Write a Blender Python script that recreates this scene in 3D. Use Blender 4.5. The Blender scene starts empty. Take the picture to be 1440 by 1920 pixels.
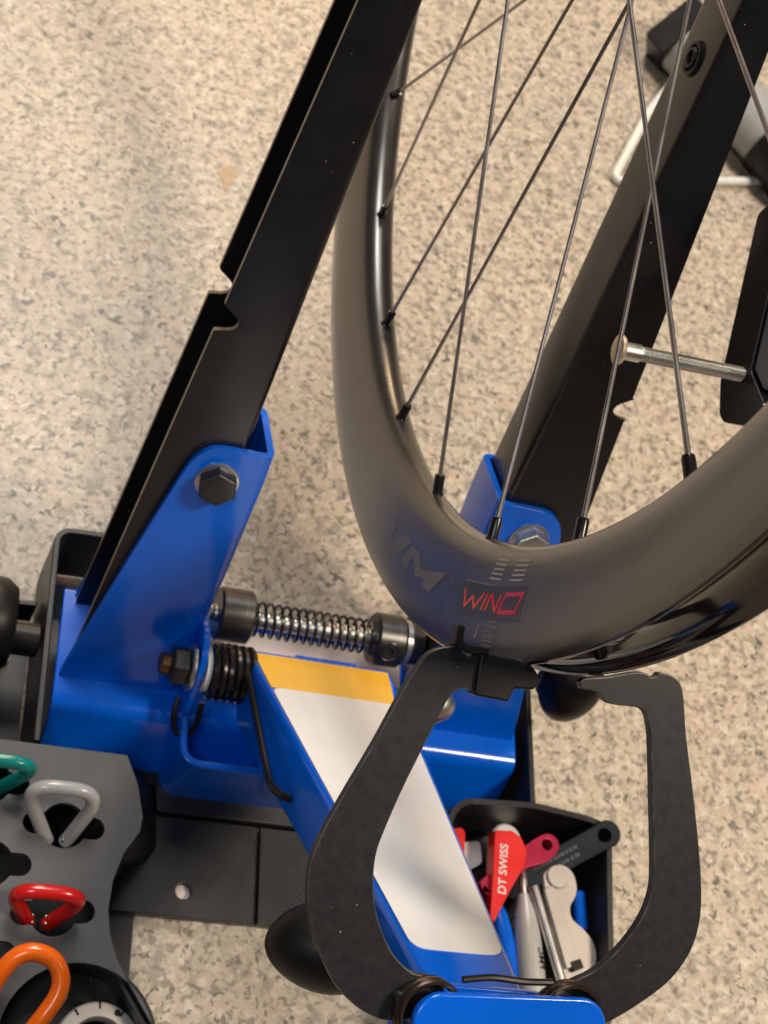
import bpy, bmesh, math, random
from math import sin, cos, pi, radians, degrees, atan2, hypot
from mathutils import Vector, Matrix
random.seed(7)
# ------------------------------------------------------------------ camera, world, lamps, exposure
# working units below: millimetres, origin at the wheel hub, X = axle, Y = away, Z = up
MM = 0.001
GROUND = -436.0                      # the floor lies 436 mm under the hub
def W(p): return Vector((p[0] * MM, p[1] * MM, (p[2] - GROUND) * MM))
scene = bpy.context.scene
C = bpy.context.collection
cam_data = bpy.data.cameras.new('camera'); cam = bpy.data.objects.new('camera', cam_data); C.objects.link(cam)
CR = [(0.93244469, -0.00461547, 0.36128325), (0.17713093, -0.86567548, -0.46822068), (0.31491511, 0.50058432, -0.80637696)]
m3 = Matrix((CR[0], [-c for c in CR[1]], [-c for c in CR[2]])).transposed()
cam.matrix_world = Matrix.Translation(W((-217.467, -493.835, 287.257))) @ m3.to_4x4()
cam_data.sensor_fit = 'VERTICAL'; cam_data.sensor_height = 36.0; cam_data.lens = 53.496
cam_data.clip_start = 0.02; cam_data.clip_end = 60
cam_data.dof.use_dof = True; cam_data.dof.focus_distance = 0.51; cam_data.dof.aperture_fstop = 24.0
scene.camera = cam
world = bpy.data.worlds.new('World'); scene.world = world; world.use_nodes = True
world.node_tree.nodes['Background'].inputs[0].default_value = (1.0, 0.93, 0.85, 1)
world.node_tree.nodes['Background'].inputs[1].default_value = 0.04
def area_lamp(name, loc, target, size, power, col):
    d = bpy.data.lights.new(name, 'AREA'); d.shape = 'DISK'; d.size = size; d.energy = power; d.color = col
    o = bpy.data.objects.new(name, d); C.objects.link(o); o.location = loc
    o.rotation_euler = (Vector(target) - Vector(loc)).to_track_quat('-Z', 'Y').to_euler()
    return o
area_lamp('ceiling_lamp', (1.1, -0.5, 2.05), (0.05, -0.05, 0.05), 0.5, 38, (1.0, 0.84, 0.66))
area_lamp('cool_fill', (-0.8, -0.85, 2.0), (0, -0.1, 0.1), 0.6, 8, (0.93, 0.96, 1.0))  # added cool fill light from the front left, no known fitting
area_lamp('rear_lamp', (-0.22, 1.4, 2.15), (-0.06, 0.5, 0.0), 1.05, 46, (1.0, 0.94, 0.86))
area_lamp('warm_lamp', (0.15, 2.4, 1.1), (0, 0.1, 0.0), 0.7, 20, (1.0, 0.66, 0.38))
vs = scene.view_settings; vs.view_transform = 'Standard'; vs.look = 'None'; vs.exposure = 0.08; vs.gamma = 1.0
vs.use_curve_mapping = False

# ------------------------------------------------------------------ materials
def nodes_of(name):
    m = bpy.data.materials.new(name); m.use_nodes = True
    nt = m.node_tree; return m, nt, nt.nodes['Principled BSDF']
def N(nt, kind, **kw):
    n = nt.nodes.new(kind)
    for k, v in kw.items(): setattr(n, k, v)
    return n
def ramp(nt, fac, stops, interp='LINEAR'):
    r = N(nt, 'ShaderNodeValToRGB'); r.color_ramp.interpolation = interp
    e = r.color_ramp.elements
    while len(e) < len(stops): e.new(0.5)
    for el, (p, c) in zip(e, stops):
        el.position = p; el.color = (*c, 1) if len(c) == 3 else c
    nt.links.new(fac, r.inputs[0]); return r.outputs[0]
def mix(nt, fac, a, b):
    n = N(nt, 'ShaderNodeMix', data_type='RGBA')
    for s, v in ((n.inputs[0], fac), (n.inputs[6], a), (n.inputs[7], b)):
        if hasattr(v, 'links'): nt.links.new(v, s)
        else: s.default_value = v if isinstance(v, (int, float)) else (*v, 1)
    return n.outputs[2]
def surf(name, col, rough=0.4, metal=0.0, dust=0.0, wear=0.0, bump=0.0, bscale=900, coat=0.0, spec=0.5, var=0.12, vscale=60, crough=0.08, ior=1.5):
    m, nt, b = nodes_of(name)
    co = N(nt, 'ShaderNodeTexCoord').outputs['Object']
    nz = N(nt, 'ShaderNodeTexNoise'); nz.inputs['Scale'].default_value = vscale; nz.inputs['Detail'].default_value = 5
    nt.links.new(co, nz.inputs['Vector'])
    lo = tuple(c * (1 - var) for c in col); hi = tuple(min(1, c * (1 + var)) for c in col)
    c = ramp(nt, nz.outputs[0], [(0.3, lo), (0.7, hi)])
    if dust:                                             # lint and dust specks lying on the paint
        vo = N(nt, 'ShaderNodeTexVoronoi'); vo.inputs['Scale'].default_value = 250
        nt.links.new(co, vo.inputs['Vector'])
        pick = N(nt, 'ShaderNodeSeparateColor'); nt.links.new(vo.outputs['Color'], pick.inputs[0])
        sz = N(nt, 'ShaderNodeMath', operation='MULTIPLY'); sz.inputs[1].default_value = 0.13 * dust
        g = N(nt, 'ShaderNodeMath', operation='POWER'); g.inputs[1].default_value = 4.5
        nt.links.new(pick.outputs[0], g.inputs[0]); nt.links.new(g.outputs[0], sz.inputs[0])
        lt = N(nt, 'ShaderNodeMath', operation='LESS_THAN')
        nt.links.new(vo.outputs['Distance'], lt.inputs[0]); nt.links.new(sz.outputs[0], lt.inputs[1])
        f2 = N(nt, 'ShaderNodeMath', operation='MULTIPLY'); nt.links.new(lt.outputs[0], f2.inputs[0]); nt.links.new(pick.outputs[1], f2.inputs[1])
        c = mix(nt, f2.outputs[0], c, (0.42, 0.40, 0.37))
    if wear:                                             # fine scratches
        mp = N(nt, 'ShaderNodeMapping'); mp.inputs['Scale'].default_value = (260, 26, 120); mp.inputs['Rotation'].default_value = (0.4, 0.7, 0.5)
        nt.links.new(co, mp.inputs[0])
        w = N(nt, 'ShaderNodeTexNoise'); w.inputs['Scale'].default_value = 1.0; w.inputs['Detail'].default_value = 2
        nt.links.new(mp.outputs[0], w.inputs['Vector'])
        wf = ramp(nt, w.outputs[0], [(0.70, (0, 0, 0)), (0.78, (wear, wear, wear))])
        c = mix(nt, wf, c, tuple(min(1, 0.10 + v * 1.5) for v in col))
    nt.links.new(c, b.inputs['Base Color'])
    rr = ramp(nt, nz.outputs[0], [(0.25, (rough * 0.85,) * 3), (0.75, (min(1, rough * 1.18),) * 3)])
    nt.links.new(rr, b.inputs['Roughness'])
    b.inputs['Metallic'].default_value = metal; b.inputs['Coat Weight'].default_value = coat; b.inputs['Coat Roughness'].default_value = crough
    b.inputs['Specular IOR Level'].default_value = spec; b.inputs['IOR'].default_value = ior
    if bump:
        bn = N(nt, 'ShaderNodeTexNoise'); bn.inputs['Scale'].default_value = bscale; bn.inputs['Detail'].default_value = 3
        nt.links.new(co, bn.inputs['Vector'])
        bp = N(nt, 'ShaderNodeBump'); bp.inputs['Strength'].default_value = bump; bp.inputs['Distance'].default_value = 0.0004
        nt.links.new(bn.outputs[0], bp.inputs['Height']); nt.links.new(bp.outputs[0], b.inputs['Normal'])
    return m
def terrazzo():
    m, nt, b = nodes_of('terrazzo')
    co = N(nt, 'ShaderNodeTexCoord').outputs['Object']
    def noise(sc, det=4, rough=0.55, dist=0.0):
        n = N(nt, 'ShaderNodeTexNoise'); n.inputs['Scale'].default_value = sc; n.inputs['Detail'].default_value = det
        n.inputs['Roughness'].default_value = rough; n.inputs['Distortion'].default_value = dist
        nt.links.new(co, n.inputs['Vector']); return n.outputs[0]
    base = ramp(nt, noise(5, 3), [(0.32, (0.44, 0.385, 0.31)), (0.55, (0.48, 0.405, 0.315)), (0.72, (0.49, 0.395, 0.295))])
    base = mix(nt, ramp(nt, noise(185, 3), [(0.50, (0, 0, 0)), (0.62, (0.75,) * 3)]), base, (0.63, 0.565, 0.47))         # pale chips
    base = mix(nt, ramp(nt, noise(58, 3, 0.6, 0.6), [(0.54, (0, 0, 0)), (0.68, (0.5,) * 3)]), base, (0.54, 0.39, 0.30))  # pinkish patches
    base = mix(nt, ramp(nt, noise(100, 5, 0.7, 0.5), [(0.50, (0, 0, 0)), (0.63, (0.8,) * 3)]), base, (0.235, 0.21, 0.17))   # grey clouded patches
    base = mix(nt, ramp(nt, noise(225, 2, 0.5, 0.3), [(0.56, (0, 0, 0)), (0.63, (0.75,) * 3)]), base, (0.19, 0.16, 0.12))  # olive brown chips
    big = ramp(nt, noise(30, 3), [(0.38, (0.4,) * 3), (0.6, (1,) * 3)])
    fl = ramp(nt, noise(190, 2, 0.5, 0.8), [(0.59, (0, 0, 0)), (0.65, (0.92,) * 3)])
    mu = N(nt, 'ShaderNodeMix', data_type='RGBA', blend_type='MULTIPLY'); mu.inputs[0].default_value = 1
    nt.links.new(fl, mu.inputs[6]); nt.links.new(big, mu.inputs[7])
    base = mix(nt, mu.outputs[2], base, (0.075, 0.07, 0.065))                                                     # dark flecks
    nt.links.new(base, b.inputs['Base Color'])
    b.inputs['Roughness'].default_value = 0.42
    bp = N(nt, 'ShaderNodeBump'); bp.inputs['Strength'].default_value = 0.12; bp.inputs['Distance'].default_value = 0.0005
    nt.links.new(noise(160), bp.inputs['Height']); nt.links.new(bp.outputs[0], b.inputs['Normal'])
    return m
M = {
 'floor': terrazzo(),
 'blue': surf('blue_paint', (0.0, 0.125, 0.74), 0.22, spec=0.4, coat=0.45, dust=0.45, bump=0.06, bscale=420, var=0.05),
 'black_paint': surf('black_paint', (0.007, 0.007, 0.009), 0.31, dust=0.62, wear=0.08, spec=0.7),
 'jaw': surf('black_oxide', (0.015, 0.0155, 0.018), 0.40, metal=0.0, spec=0.3, dust=0.65, wear=0.25, bump=0.05, bscale=900, var=0.08, vscale=320),
 'plastic': surf('black_plastic', (0.017, 0.017, 0.019), 0.36, spec=0.4, dust=0.6, wear=0.2, bump=0.3, bscale=1800, var=0.25, vscale=40),
 'lit_black_plastic': surf('lit_black_plastic', (0.078, 0.079, 0.084), 0.46, dust=0.4, bump=0.35, bscale=1800, var=0.15, vscale=40),  # same black plastic, the overhead sheen put into a lighter base colour
 'cap': surf('black_rubber_cap', (0.011, 0.011, 0.012), 0.36, dust=0.4, spec=0.25),
 'knob': surf('glossy_black_knob', (0.005, 0.005, 0.005), 0.42, dust=0.15, spec=0.3),
 'carbon': surf('matte_carbon_rim', (0.027, 0.0235, 0.0205), 0.29, var=0.12, vscale=30, spec=0.9, dust=0.25, coat=0.45, crough=0.24, ior=1.62),
 'bed': surf('glossy_tyre_bed', (0.006, 0.006, 0.007), 0.09, spec=0.5),
 'spoke': surf('dark_spoke_steel', (0.36, 0.335, 0.34), 0.33, metal=0.95),
 'nipple': surf('black_nipple', (0.012, 0.012, 0.012), 0.22, metal=0.3),
 'steel': surf('bright_steel', (0.66, 0.64, 0.60), 0.38, metal=1.0),
 'dark_steel': surf('dark_steel', (0.10, 0.098, 0.095), 0.33, metal=0.9, wear=0.5),
 'spring': surf('oiled_spring_wire', (0.030, 0.027, 0.025), 0.24, metal=0.6),
 'brown_spring': surf('brown_spring_wire', (0.055, 0.036, 0.028), 0.33, metal=0.7),
 'bolt': surf('phosphated_bolt', (0.060, 0.060, 0.062), 0.36, metal=0.7, wear=0.7, bump=0.4, bscale=350),
 'zinc': surf('zinc_washer', (0.55, 0.55, 0.55), 0.32, metal=0.9),
 'brass': surf('worn_stud_end', (0.20, 0.10, 0.055), 0.4, metal=0.8),
 'brass_tip': surf('tan_brass_tip', (0.62, 0.50, 0.36), 0.42, metal=0.7),
 'label': surf('white_label', (0.86, 0.865, 0.87), 0.22, var=0.02, coat=0.4),
 'yellow': surf('yellow_label', (1.0, 0.54, 0.03), 0.24, var=0.03, coat=0.4),
 'sticker': surf('pale_sticker', (0.72, 0.62, 0.58), 0.35, var=0.04),
 'decal': surf('grey_decal', (0.115, 0.103, 0.096), 0.40, var=0.05, spec=0.9, ior=1.62),
 'decal_dark': surf('dark_decal', (0.018, 0.017, 0.017), 0.29, var=0.05, spec=0.85, ior=1.58),
 'decal_line': surf('pale_decal_line', (0.42, 0.39, 0.36), 0.32, metal=0.5),
 'decal_red': None,
 'teal': surf('teal_dip_coat', (0.008, 0.25, 0.22), 0.22, coat=0.4, var=0.04),
 'grey_dip': surf('grey_dip_coat', (0.40, 0.405, 0.40), 0.26, coat=0.4, var=0.04),
 'red_dip': surf('red_dip_coat', (0.58, 0.012, 0.010), 0.22, coat=0.4, var=0.04),
 'orange_dip': surf('orange_dip_coat', (0.95, 0.15, 0.005), 0.22, coat=0.4, var=0.04),
 'red': surf('red_plastic', (0.75, 0.018, 0.016), 0.30, var=0.04, coat=0.2),
 'crimson': surf('crimson_anodised', (0.42, 0.012, 0.055), 0.30, metal=0.25, var=0.05),
 'white': surf('white_plastic', (0.74, 0.74, 0.72), 0.35, var=0.04),
 'pen': surf('silver_grey_plastic', (0.50, 0.49, 0.465), 0.30, var=0.05, metal=0.15),
 'gauge_grey': surf('dull_aluminium', (0.47, 0.43, 0.39), 0.45, metal=0.35, var=0.08),
 'lettering': surf('pale_lettering', (0.72, 0.66, 0.64), 0.4, var=0.02),
 'faint_lettering': surf('faint_lettering', (0.11, 0.11, 0.11), 0.5, var=0.02),
 'tube_grey': surf('grey_painted_tube', (0.33, 0.335, 0.33), 0.34, var=0.08),
 'wire': surf('silver_painted_wire', (0.72, 0.72, 0.68), 0.35, var=0.05),
 'cut_edge': surf('edge_glint', (0.20, 0.155, 0.115), 0.4, metal=0.3, var=0.5, vscale=250),
 'rubbed': surf('rubbed_edge', (0.075, 0.068, 0.064), 0.36, metal=0.5, var=0.6, vscale=180),
 'stain': surf('brown_stain', (0.40, 0.29, 0.18), 0.5, var=0.2, vscale=200),
 'scuff': surf('grey_scuff', (0.33, 0.29, 0.25), 0.5, var=0.3, vscale=300),
 'gauge_face': surf('lit_bar_face', (0.14, 0.15, 0.165), 0.42, dust=0.8),
}
def red_foil():
    m, nt, b = nodes_of('red_foil_lettering')
    co = N(nt, 'ShaderNodeTexCoord').outputs['Object']
    nz = N(nt, 'ShaderNodeTexNoise'); nz.inputs['Scale'].default_value = 70
    nt.links.new(co, nz.inputs['Vector'])
    nt.links.new(ramp(nt, nz.outputs[0], [(0.38, (0.70, 0.012, 0.08)), (0.5, (0.95, 0.03, 0.03)), (0.62, (1.0, 0.12, 0.02))]), b.inputs['Base Color'])
    b.inputs['Roughness'].default_value = 0.3; b.inputs['Metallic'].default_value = 0.2
    return m
M['decal_red'] = red_foil()

# ------------------------------------------------------------------ building helpers (mm in, metres out)
ORIGIN = {}
def thing(name, label, cat, base, group=None):
    o = bpy.data.objects.new(name, None); o.empty_display_size = 0.02; C.objects.link(o)
    o.location = W(base); ORIGIN[o.name] = W(base)
    o['label'] = label; o['category'] = cat
    if group: o['group'] = group
    return o
def obj(name, geo, mat, parent=None, smooth=True, bevel=0, segs=2, angle=35, origin=None):
    verts, faces = geo
    wv = [W(v) for v in verts]
    org = W(origin) if origin else sum(wv, Vector()) / len(wv)
    me = bpy.data.meshes.new(name); me.from_pydata([v - org for v in wv], [], faces); me.update()
    bm = bmesh.new(); bm.from_mesh(me); bmesh.ops.recalc_face_normals(bm, faces=bm.faces); bm.to_mesh(me); bm.free()
    me.materials.append(M[mat])
    o = bpy.data.objects.new(name, me); C.objects.link(o); ORIGIN[o.name] = org
    if parent is not None:
        o.parent = parent; o.location = org - ORIGIN[parent.name]
    else: o.location = org
    if smooth:
        for p in me.polygons: p.use_smooth = True
        if bevel == 0: me.set_sharp_from_angle(angle=radians(angle))
    if bevel:
        b = o.modifiers.new('edges', 'BEVEL'); b.width = bevel * MM; b.segments = segs; b.limit_method = 'ANGLE'; b.angle_limit = radians(angle)
        b.harden_normals = True
    return o
def tag(o, label, cat, group=None):
    o['label'] = label; o['category'] = cat
    if group: o['group'] = group
    return o
def V3(*a): return Vector(a)
EX = V3(1, 0, 0)
def join(*gs):
    v, f = [], []
    for gv, gf in gs:
        k = len(v); v += list(gv); f += [tuple(i + k for i in q) for q in gf]
    return v, f
def prism(poly, o, ex, ey, en, t):
    """outline poly (2-D) in the plane o,ex,ey, thick t along en"""
    o = Vector(o); n = len(poly)
    v = [o + ex * a + ey * b for a, b in poly] + [o + ex * a + ey * b + en * t for a, b in poly]
    f = [tuple(range(n)), tuple(range(2 * n - 1, n - 1, -1))] + [(i, (i + 1) % n, n + (i + 1) % n, n + i) for i in range(n)]
    return v, f
def prism_holes(outer, holes, o, ex, ey, en, t):
    bm = bmesh.new(); o = Vector(o); loops = []
    for L in [outer] + holes:
        vs_ = [bm.verts.new(o + ex * a + ey * b) for a, b in L]
        loops.append(vs_)
        for i in range(len(vs_)): bm.edges.new((vs_[i], vs_[(i + 1) % len(vs_)]))
    bmesh.ops.triangle_fill(bm, use_beauty=True, edges=bm.edges[:])
    bm.verts.index_update()
    n = len(bm.verts); top = [v.co.copy() for v in bm.verts]; faces = [tuple(v.index for v in f.verts) for f in bm.faces]
    sides = []
    for L in loops:
        for i in range(len(L)):
            a, b = L[i].index, L[(i + 1) % len(L)].index; sides.append((a, b, b + n, a + n))
    bm.free()
    return top + [p + en * t for p in top], faces + [tuple(i + n for i in reversed(f)) for f in faces] + sides
def loft(secs, closed=True, caps=True):
    n = len(secs[0]); v = [Vector(p) for s in secs for p in s]; f = []
    for k in range(len(secs) - 1):
        for i in range(n if closed else n - 1):
            j = (i + 1) % n; f.append((k * n + i, k * n + j, (k + 1) * n + j, (k + 1) * n + i))
    if caps: f += [tuple(range(n)), tuple(range(len(v) - 1, len(v) - 1 - n, -1))]
    return v, f
def tube(path, r, n=12, closed=False, caps=True):
    P = [Vector(p) for p in path]; L = len(P); secs = []
    rr = r if isinstance(r, (list, tuple)) else [r] * L
    up = None
    for i in range(L):
        t = (P[(i + 1) % L] - P[i - 1]) if closed else (P[min(i + 1, L - 1)] - P[max(i - 1, 0)])
        t.normalize()
        if up is None:
            up = t.orthogonal().normalized()
        else:
            up = (up - t * up.dot(t)).normalized()
        s = t.cross(up)
        secs.append([P[i] + (up * cos(2 * pi * k / n) + s * sin(2 * pi * k / n)) * rr[i] for k in range(n)])
    if closed:
        v, f = loft(secs, True, False); m = (L - 1) * n
        # close with the best rotational match
        best = min(range(n), key=lambda k: (secs[-1][0] - secs[0][k]).length)
        f += [(m + i, m + (i + 1) % n, (best + i + 1) % n, (best + i) % n) for i in range(n)]
        return v, f
    return loft(secs, True, caps)
def round_path(pts, rad, k=6, closed=False):
    P = [Vector(p) for p in pts]; out = []; L = len(P)
    for i in range(L):
        if not closed and i in (0, L - 1): out.append(P[i]); continue
        a, b, c = P[i - 1], P[i], P[(i + 1) % L]
        r = rad if not isinstance(rad, (list, tuple)) else rad[i]
        d1 = min(r, (a - b).length * 0.48); d2 = min(r, (c - b).length * 0.48)
        p1 = b + (a - b).normalized() * d1; p2 = b + (c - b).normalized() * d2
        for j in range(k + 1):
            t = j / k; out.append(p1 * (1 - t) ** 2 + b * 2 * t * (1 - t) + p2 * t * t)
    return out
def round_poly(pts, rad, k=4):
    return [(p.x, p.y) for p in round_path([(a, b, 0) for a, b in pts], rad, k, True)]
def lathe(profile, o, axis, n=24, start=0.0):
    """profile: (radius, distance along axis)"""
    o = Vector(o); ax = Vector(axis).normalized(); u = ax.orthogonal().normalized(); w = ax.cross(u)
    secs = [[o + ax * h + (u * cos(start + 2 * pi * k / n) + w * sin(start + 2 * pi * k / n)) * max(r, 0.001) for k in range(n)] for r, h in profile]
    return loft(secs, True, True)
def circle(cx, cy, r, n=20, a0=0.0, a1=2 * pi): return [(cx + r * cos(a0 + (a1 - a0) * i / n), cy + r * sin(a0 + (a1 - a0) * i / n)) for i in range(n)]
def helix(o, axis, r, L, turns, per=20):
    o = Vector(o); ax = Vector(axis).normalized(); u = ax.orthogonal().normalized(); w = ax.cross(u); K = int(turns * per)
    return [o + ax * (L * i / K) + (u * cos(2 * pi * i / per) + w * sin(2 * pi * i / per)) * r for i in range(K + 1)]
def box(x0, x1, y0, y1, z0, z1):
    return prism([(x0, y0), (x1, y0), (x1, y1), (x0, y1)], (0, 0, z0), V3(1, 0, 0), V3(0, 1, 0), V3(0, 0, 1), z1 - z0)
XY = dict(ex=V3(1, 0, 0), ey=V3(0, 1, 0), en=V3(0, 0, 1))

# ------------------------------------------------------------------ the setting: terrazzo floor
fl = obj('floor', ([(-9000, -9000, GROUND), (9000, -9000, GROUND), (9000, 9000, GROUND), (-9000, 9000, GROUND)], [(0, 1, 2, 3)]), 'floor', origin=(0, 0, GROUND), smooth=False)
fl['kind'] = 'structure'
def floor_mark(name, pts, mat):
    c = sum((Vector(p) for p in pts), Vector((0, 0))) / len(pts)
    return obj(name, prism(round_poly(pts, 3, 3), (0, 0, GROUND + 0.05), V3(1, 0, 0), V3(0, 1, 0), V3(0, 0, 1), 0.2), mat, fl)
floor_mark('brown_stain', [(-49.5, 184), (-48, 188), (-44, 188.5), (-41, 193), (-36.5, 191), (-35.5, 184), (-39, 177), (-42, 169), (-44.5, 172), (-44.6, 180)], 'stain')
floor_mark('scuff_mark', [(138, 140), (140.5, 141.5), (150, 131.5), (161, 119.5), (160, 117.5), (148.5, 129)], 'scuff')
floor_mark('scuff_mark', [(206.5, 277.5), (209, 276.5), (211, 268), (213.5, 261), (212, 259.5), (208.5, 267)], 'scuff')
floor_mark('scuff_mark', [(204.5, 202), (207, 202.5), (211, 196), (209, 194.5)], 'stain')

# ------------------------------------------------------------------ plastic base of the stand
TOP = -386.0
tb = thing('stand_base', 'black plastic base with trays and wrench slots under the blue stand', 'tool base', (0, -200, GROUND))
# centre pan under the blue frame and the low front plate in two halves
obj('pan', box(-124, 124, -232, -150, -433, -428), 'plastic', tb, bevel=0.8)
obj('rear_ledge', prism([(-60, -246.5), (60, -246.5), (62, -232.6), (-62, -232.6)], (0, 0, -433), t=9, **XY), 'plastic', tb, bevel=1)
hole = circle(-43.2, -283.2, 4.2, 16)
fp = obj('front_plate', prism_holes([(-86, -296), (-7.6, -296), (-7.6, -247.2), (-64, -247.2), (-70, -268)], [hole], (0, 0, -433), t=5, **XY), 'plastic', tb, bevel=0.5)
obj('front_plate', prism([(-5.8, -296), (84, -296), (80, -275), (62, -247.2), (-5.8, -247.2)], (0, 0, -433), t=5, **XY), 'plastic', tb, bevel=0.5)
obj('hole_floor_disc', lathe([(4.0, 0), (4.0, 0.8), (0.1, 1.0)], (-43.2, -283.2, -433.5), (0, 0, 1), 16), 'sticker', tb)  # pale disc added in place of the floor seen through the hole
def wall(path, z0, z1, t, name, mat, lean=0.0):
    P = [Vector((a, b, 0)) for a, b in path]; out, inn = [], []
    for i in range(len(P)):
        d = (P[min(i + 1, len(P) - 1)] - P[max(i - 1, 0)]).normalized(); nrm = V3(-d.y, d.x, 0)
        out.append(P[i] + nrm * t / 2); inn.append(P[i] - nrm * t / 2)
    secs = []
    for a, b in zip(out, inn): secs.append([V3(a.x, a.y, z0), V3(a.x, a.y, z1), V3(b.x, b.y, z1), V3(b.x, b.y, z0)])
    return obj(name, loft(secs), mat, tb, bevel=0.7)
# end cups: walls round the two ends of the blue frame
def end_cup(s):
    pts = [(-74, -119), (-128.5, -121), (-127, -233)]
    p = round_path([(s * a, b, 0) for a, b in pts], 8, 5)
    return wall([(q.x, q.y) for q in p], -433.5, TOP, 3.2, 'end_wall', 'plastic')
end_cup(-1); end_cup(1)
# wrench block, left front: slotted top plate with a flared skirt
right_edge = [(-84.6, -236), (-78.6, -247.8), (-75, -262.9), (-75.9, -270.6), (-82.5, -281.3), (-86.3, -294), (-87.3, -307.3), (-85.7, -317.8), (-81.4, -329.1), (-74.6, -340), (-64, -355.1), (-58, -372), (-60, -392)]
foot_edge = [(-58, -234), (-57, -248), (-56, -262), (-60, -269.5), (-72, -276), (-81, -284.5), (-84, -296), (-86, -308), (-84, -318.5), (-80, -329.5), (-73, -340.5), (-62.5, -355.6), (-56.5, -372.2), (-58.5, -392.5)]
outline = [(-176, -234.5), (-84.6, -234.5)] + right_edge[1:] + [(-80, -412), (-120, -420), (-176, -420)]
def slot(cx, cy, ang=0.0, half=18.6, r=5.2, rc=10.6):
    pts = []
    # capsule with a round eye in its middle
    th = math.acos(r / rc) ; ey = math.sqrt(rc * rc - r * r)
    for i in range(9): a = -pi / 2 + pi * i / 8; pts.append((half - r + r * cos(a), r * sin(a)))
    a0 = math.asin(r / rc)
    for i in range(9): a = a0 + (pi - 2 * a0) * i / 8; pts.append((rc * cos(a), rc * sin(a)))
    for i in range(9): a = pi / 2 + pi * i / 8; pts.append((-half + r + r * cos(a), r * sin(a)))
    for i in range(9): a = pi + a0 + (pi - 2 * a0) * i / 8; pts.append((rc * cos(a), rc * sin(a)))
    c, s = cos(ang), sin(ang)
    return [(cx + x * c - y * s, cy + x * s + y * c) for x, y in pts]
slots = [slot(-110.6, -271.5), slot(-111.5, -311, 0.12), slot(-141.5, -292, 0.05), slot(-144, -331, 0.05), slot(-146.5, -255, 0.03)]
well = circle(-96, -365, 33.5, 40)
outer = outline
obj('wrench_plate', prism_holes(outer, slots + [well], (0, 0, TOP), t=-3.2, **XY), 'lit_black_plastic', tb, bevel=0.6)
sk_top = [(-84.6, -236.5)] + right_edge[1:]; sk_foot = foot_edge[:1] + foot_edge[1:13]
sk = loft([[V3(a[0] - 0.9, a[1], TOP - 3.3), V3(a[0] - 3.2, a[1], TOP - 3.3), V3(b[0] - 3, b[1], -433.4), V3(b[0], b[1], -433.4)] for a, b in zip(sk_top, sk_foot)])
obj('block_skirt', sk, 'plastic', tb, angle=50)
obj('block_back', box(-176, -85.5, -237.6, -234.6, -433.4, TOP - 3.3), 'plastic', tb)
obj('block_side', box(-176, -173, -419, -238, -433.4, TOP - 3.3), 'plastic', tb)
obj('block_front', box(-172.8, -82, -419, -416, -433.4, TOP - 3.3), 'plastic', tb)
obj('well_wall', loft([[V3(-96 + r * cos(q), -365 + r * sin(q), z) for r, z in ((34.0, TOP - 3.3), (36, TOP - 3.3), (36, -410), (34.0, -410))] for q in [2 * pi * i / 40 for i in range(41)]]), 'plastic', tb)
obj('block_floor', box(-176, -66, -396, -238, -434.5, -431.5), 'plastic', tb)
# dial in the round well
dial = lathe([(19, 0), (19, 7), (18.2, 8), (12.6, 8), (12, 7), (12, 0)], (-84, -363, -408), (0, 0, 1), 40)
dl = obj('dial_ring', dial, 'gauge_grey', tb)
for k in range(10):
    a = radians(20 + 36 * k)
    ctr = V3(-84 + 17.2 * cos(a), -363 + 17.2 * sin(a), -399.95)
    t = V3(-sin(a), cos(a), 0); rdir = V3(cos(a), sin(a), 0)
    obj('tick', prism([(-0.45, -1.5), (0.45, -1.5), (0.45, 1.5), (-0.45, 1.5)], ctr, t, rdir, V3(0, 0, 1), 0.25), 'cap', dl)
obj('dial_mark', lathe([(1.5, 0), (1.5, 0.3), (0.1, 0.32)], (-76.5, -348.5, -399.98), (0, 0, 1), 16), 'cap', dl)
obj('well_floor', lathe([(36, 0), (36, 2), (0.1, 2)], (-96, -365, -410.5), (0, 0, 1), 40), 'plastic', tb)
# low compartment at the far left with its outer walls
wall([(-131, -150), (-171, -152), (-173, -234)], -433.5, -414, 3, 'side_wall', 'plastic')
obj('side_floor', box(-170, -130.3, -233, -153, -434, -431), 'plastic', tb)
# open tool tray, right front
tray_loop = [(75, -264), (77.4, -249), (82, -239), (89.5, -233.8), (128, -231.7), (160, -235.2), (169.5, -238.5), (171.6, -245), (168.5, -285), (166, -330), (160, -346), (90, -350), (72, -346), (80, -330), (85, -312), (83, -295), (77, -279)]
tl = [(p.x, p.y) for p in round_path([(a, b, 0) for a, b in tray_loop], 5, 3, True)]
cxm = 122; cym = -290
def scale_loop(L, d):
    out = []
    n = len(L)
    for i in range(n):
        a, b, c = Vector(L[i - 1]), Vector(L[i]), Vector(L[(i + 1) % n])
        t = (c - a).normalized(); nr = Vector((t.y, -t.x))
        if nr.dot(Vector((cxm, cym)) - b) < 0: nr = -nr
        out.append(tuple(b + nr * d))
    return out
inner = scale_loop(tl, 3.0); innb = scale_loop(tl, 5.0); outb = scale_loop(tl, 1.5)
secs = [[V3(a[0], a[1], -433.4), V3(b[0], b[1], TOP), V3(c[0], c[1], TOP), V3(d[0], d[1], -431)] for a, b, c, d in zip(outb, tl, inner, innb)]
v, f = loft(secs, True, False); n_ = len(secs)
f += [((n_ - 1) * 4 + i, (n_ - 1) * 4 + (i + 1) % 4, (i + 1) % 4, i) for i in range(4)]
obj('tray_wall', (v, f), 'plastic', tb, bevel=0.6)
obj('tray_floor', prism(scale_loop(tl, 4.0), (0, 0, -434), t=2.5, **XY), 'plastic', tb)

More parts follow.
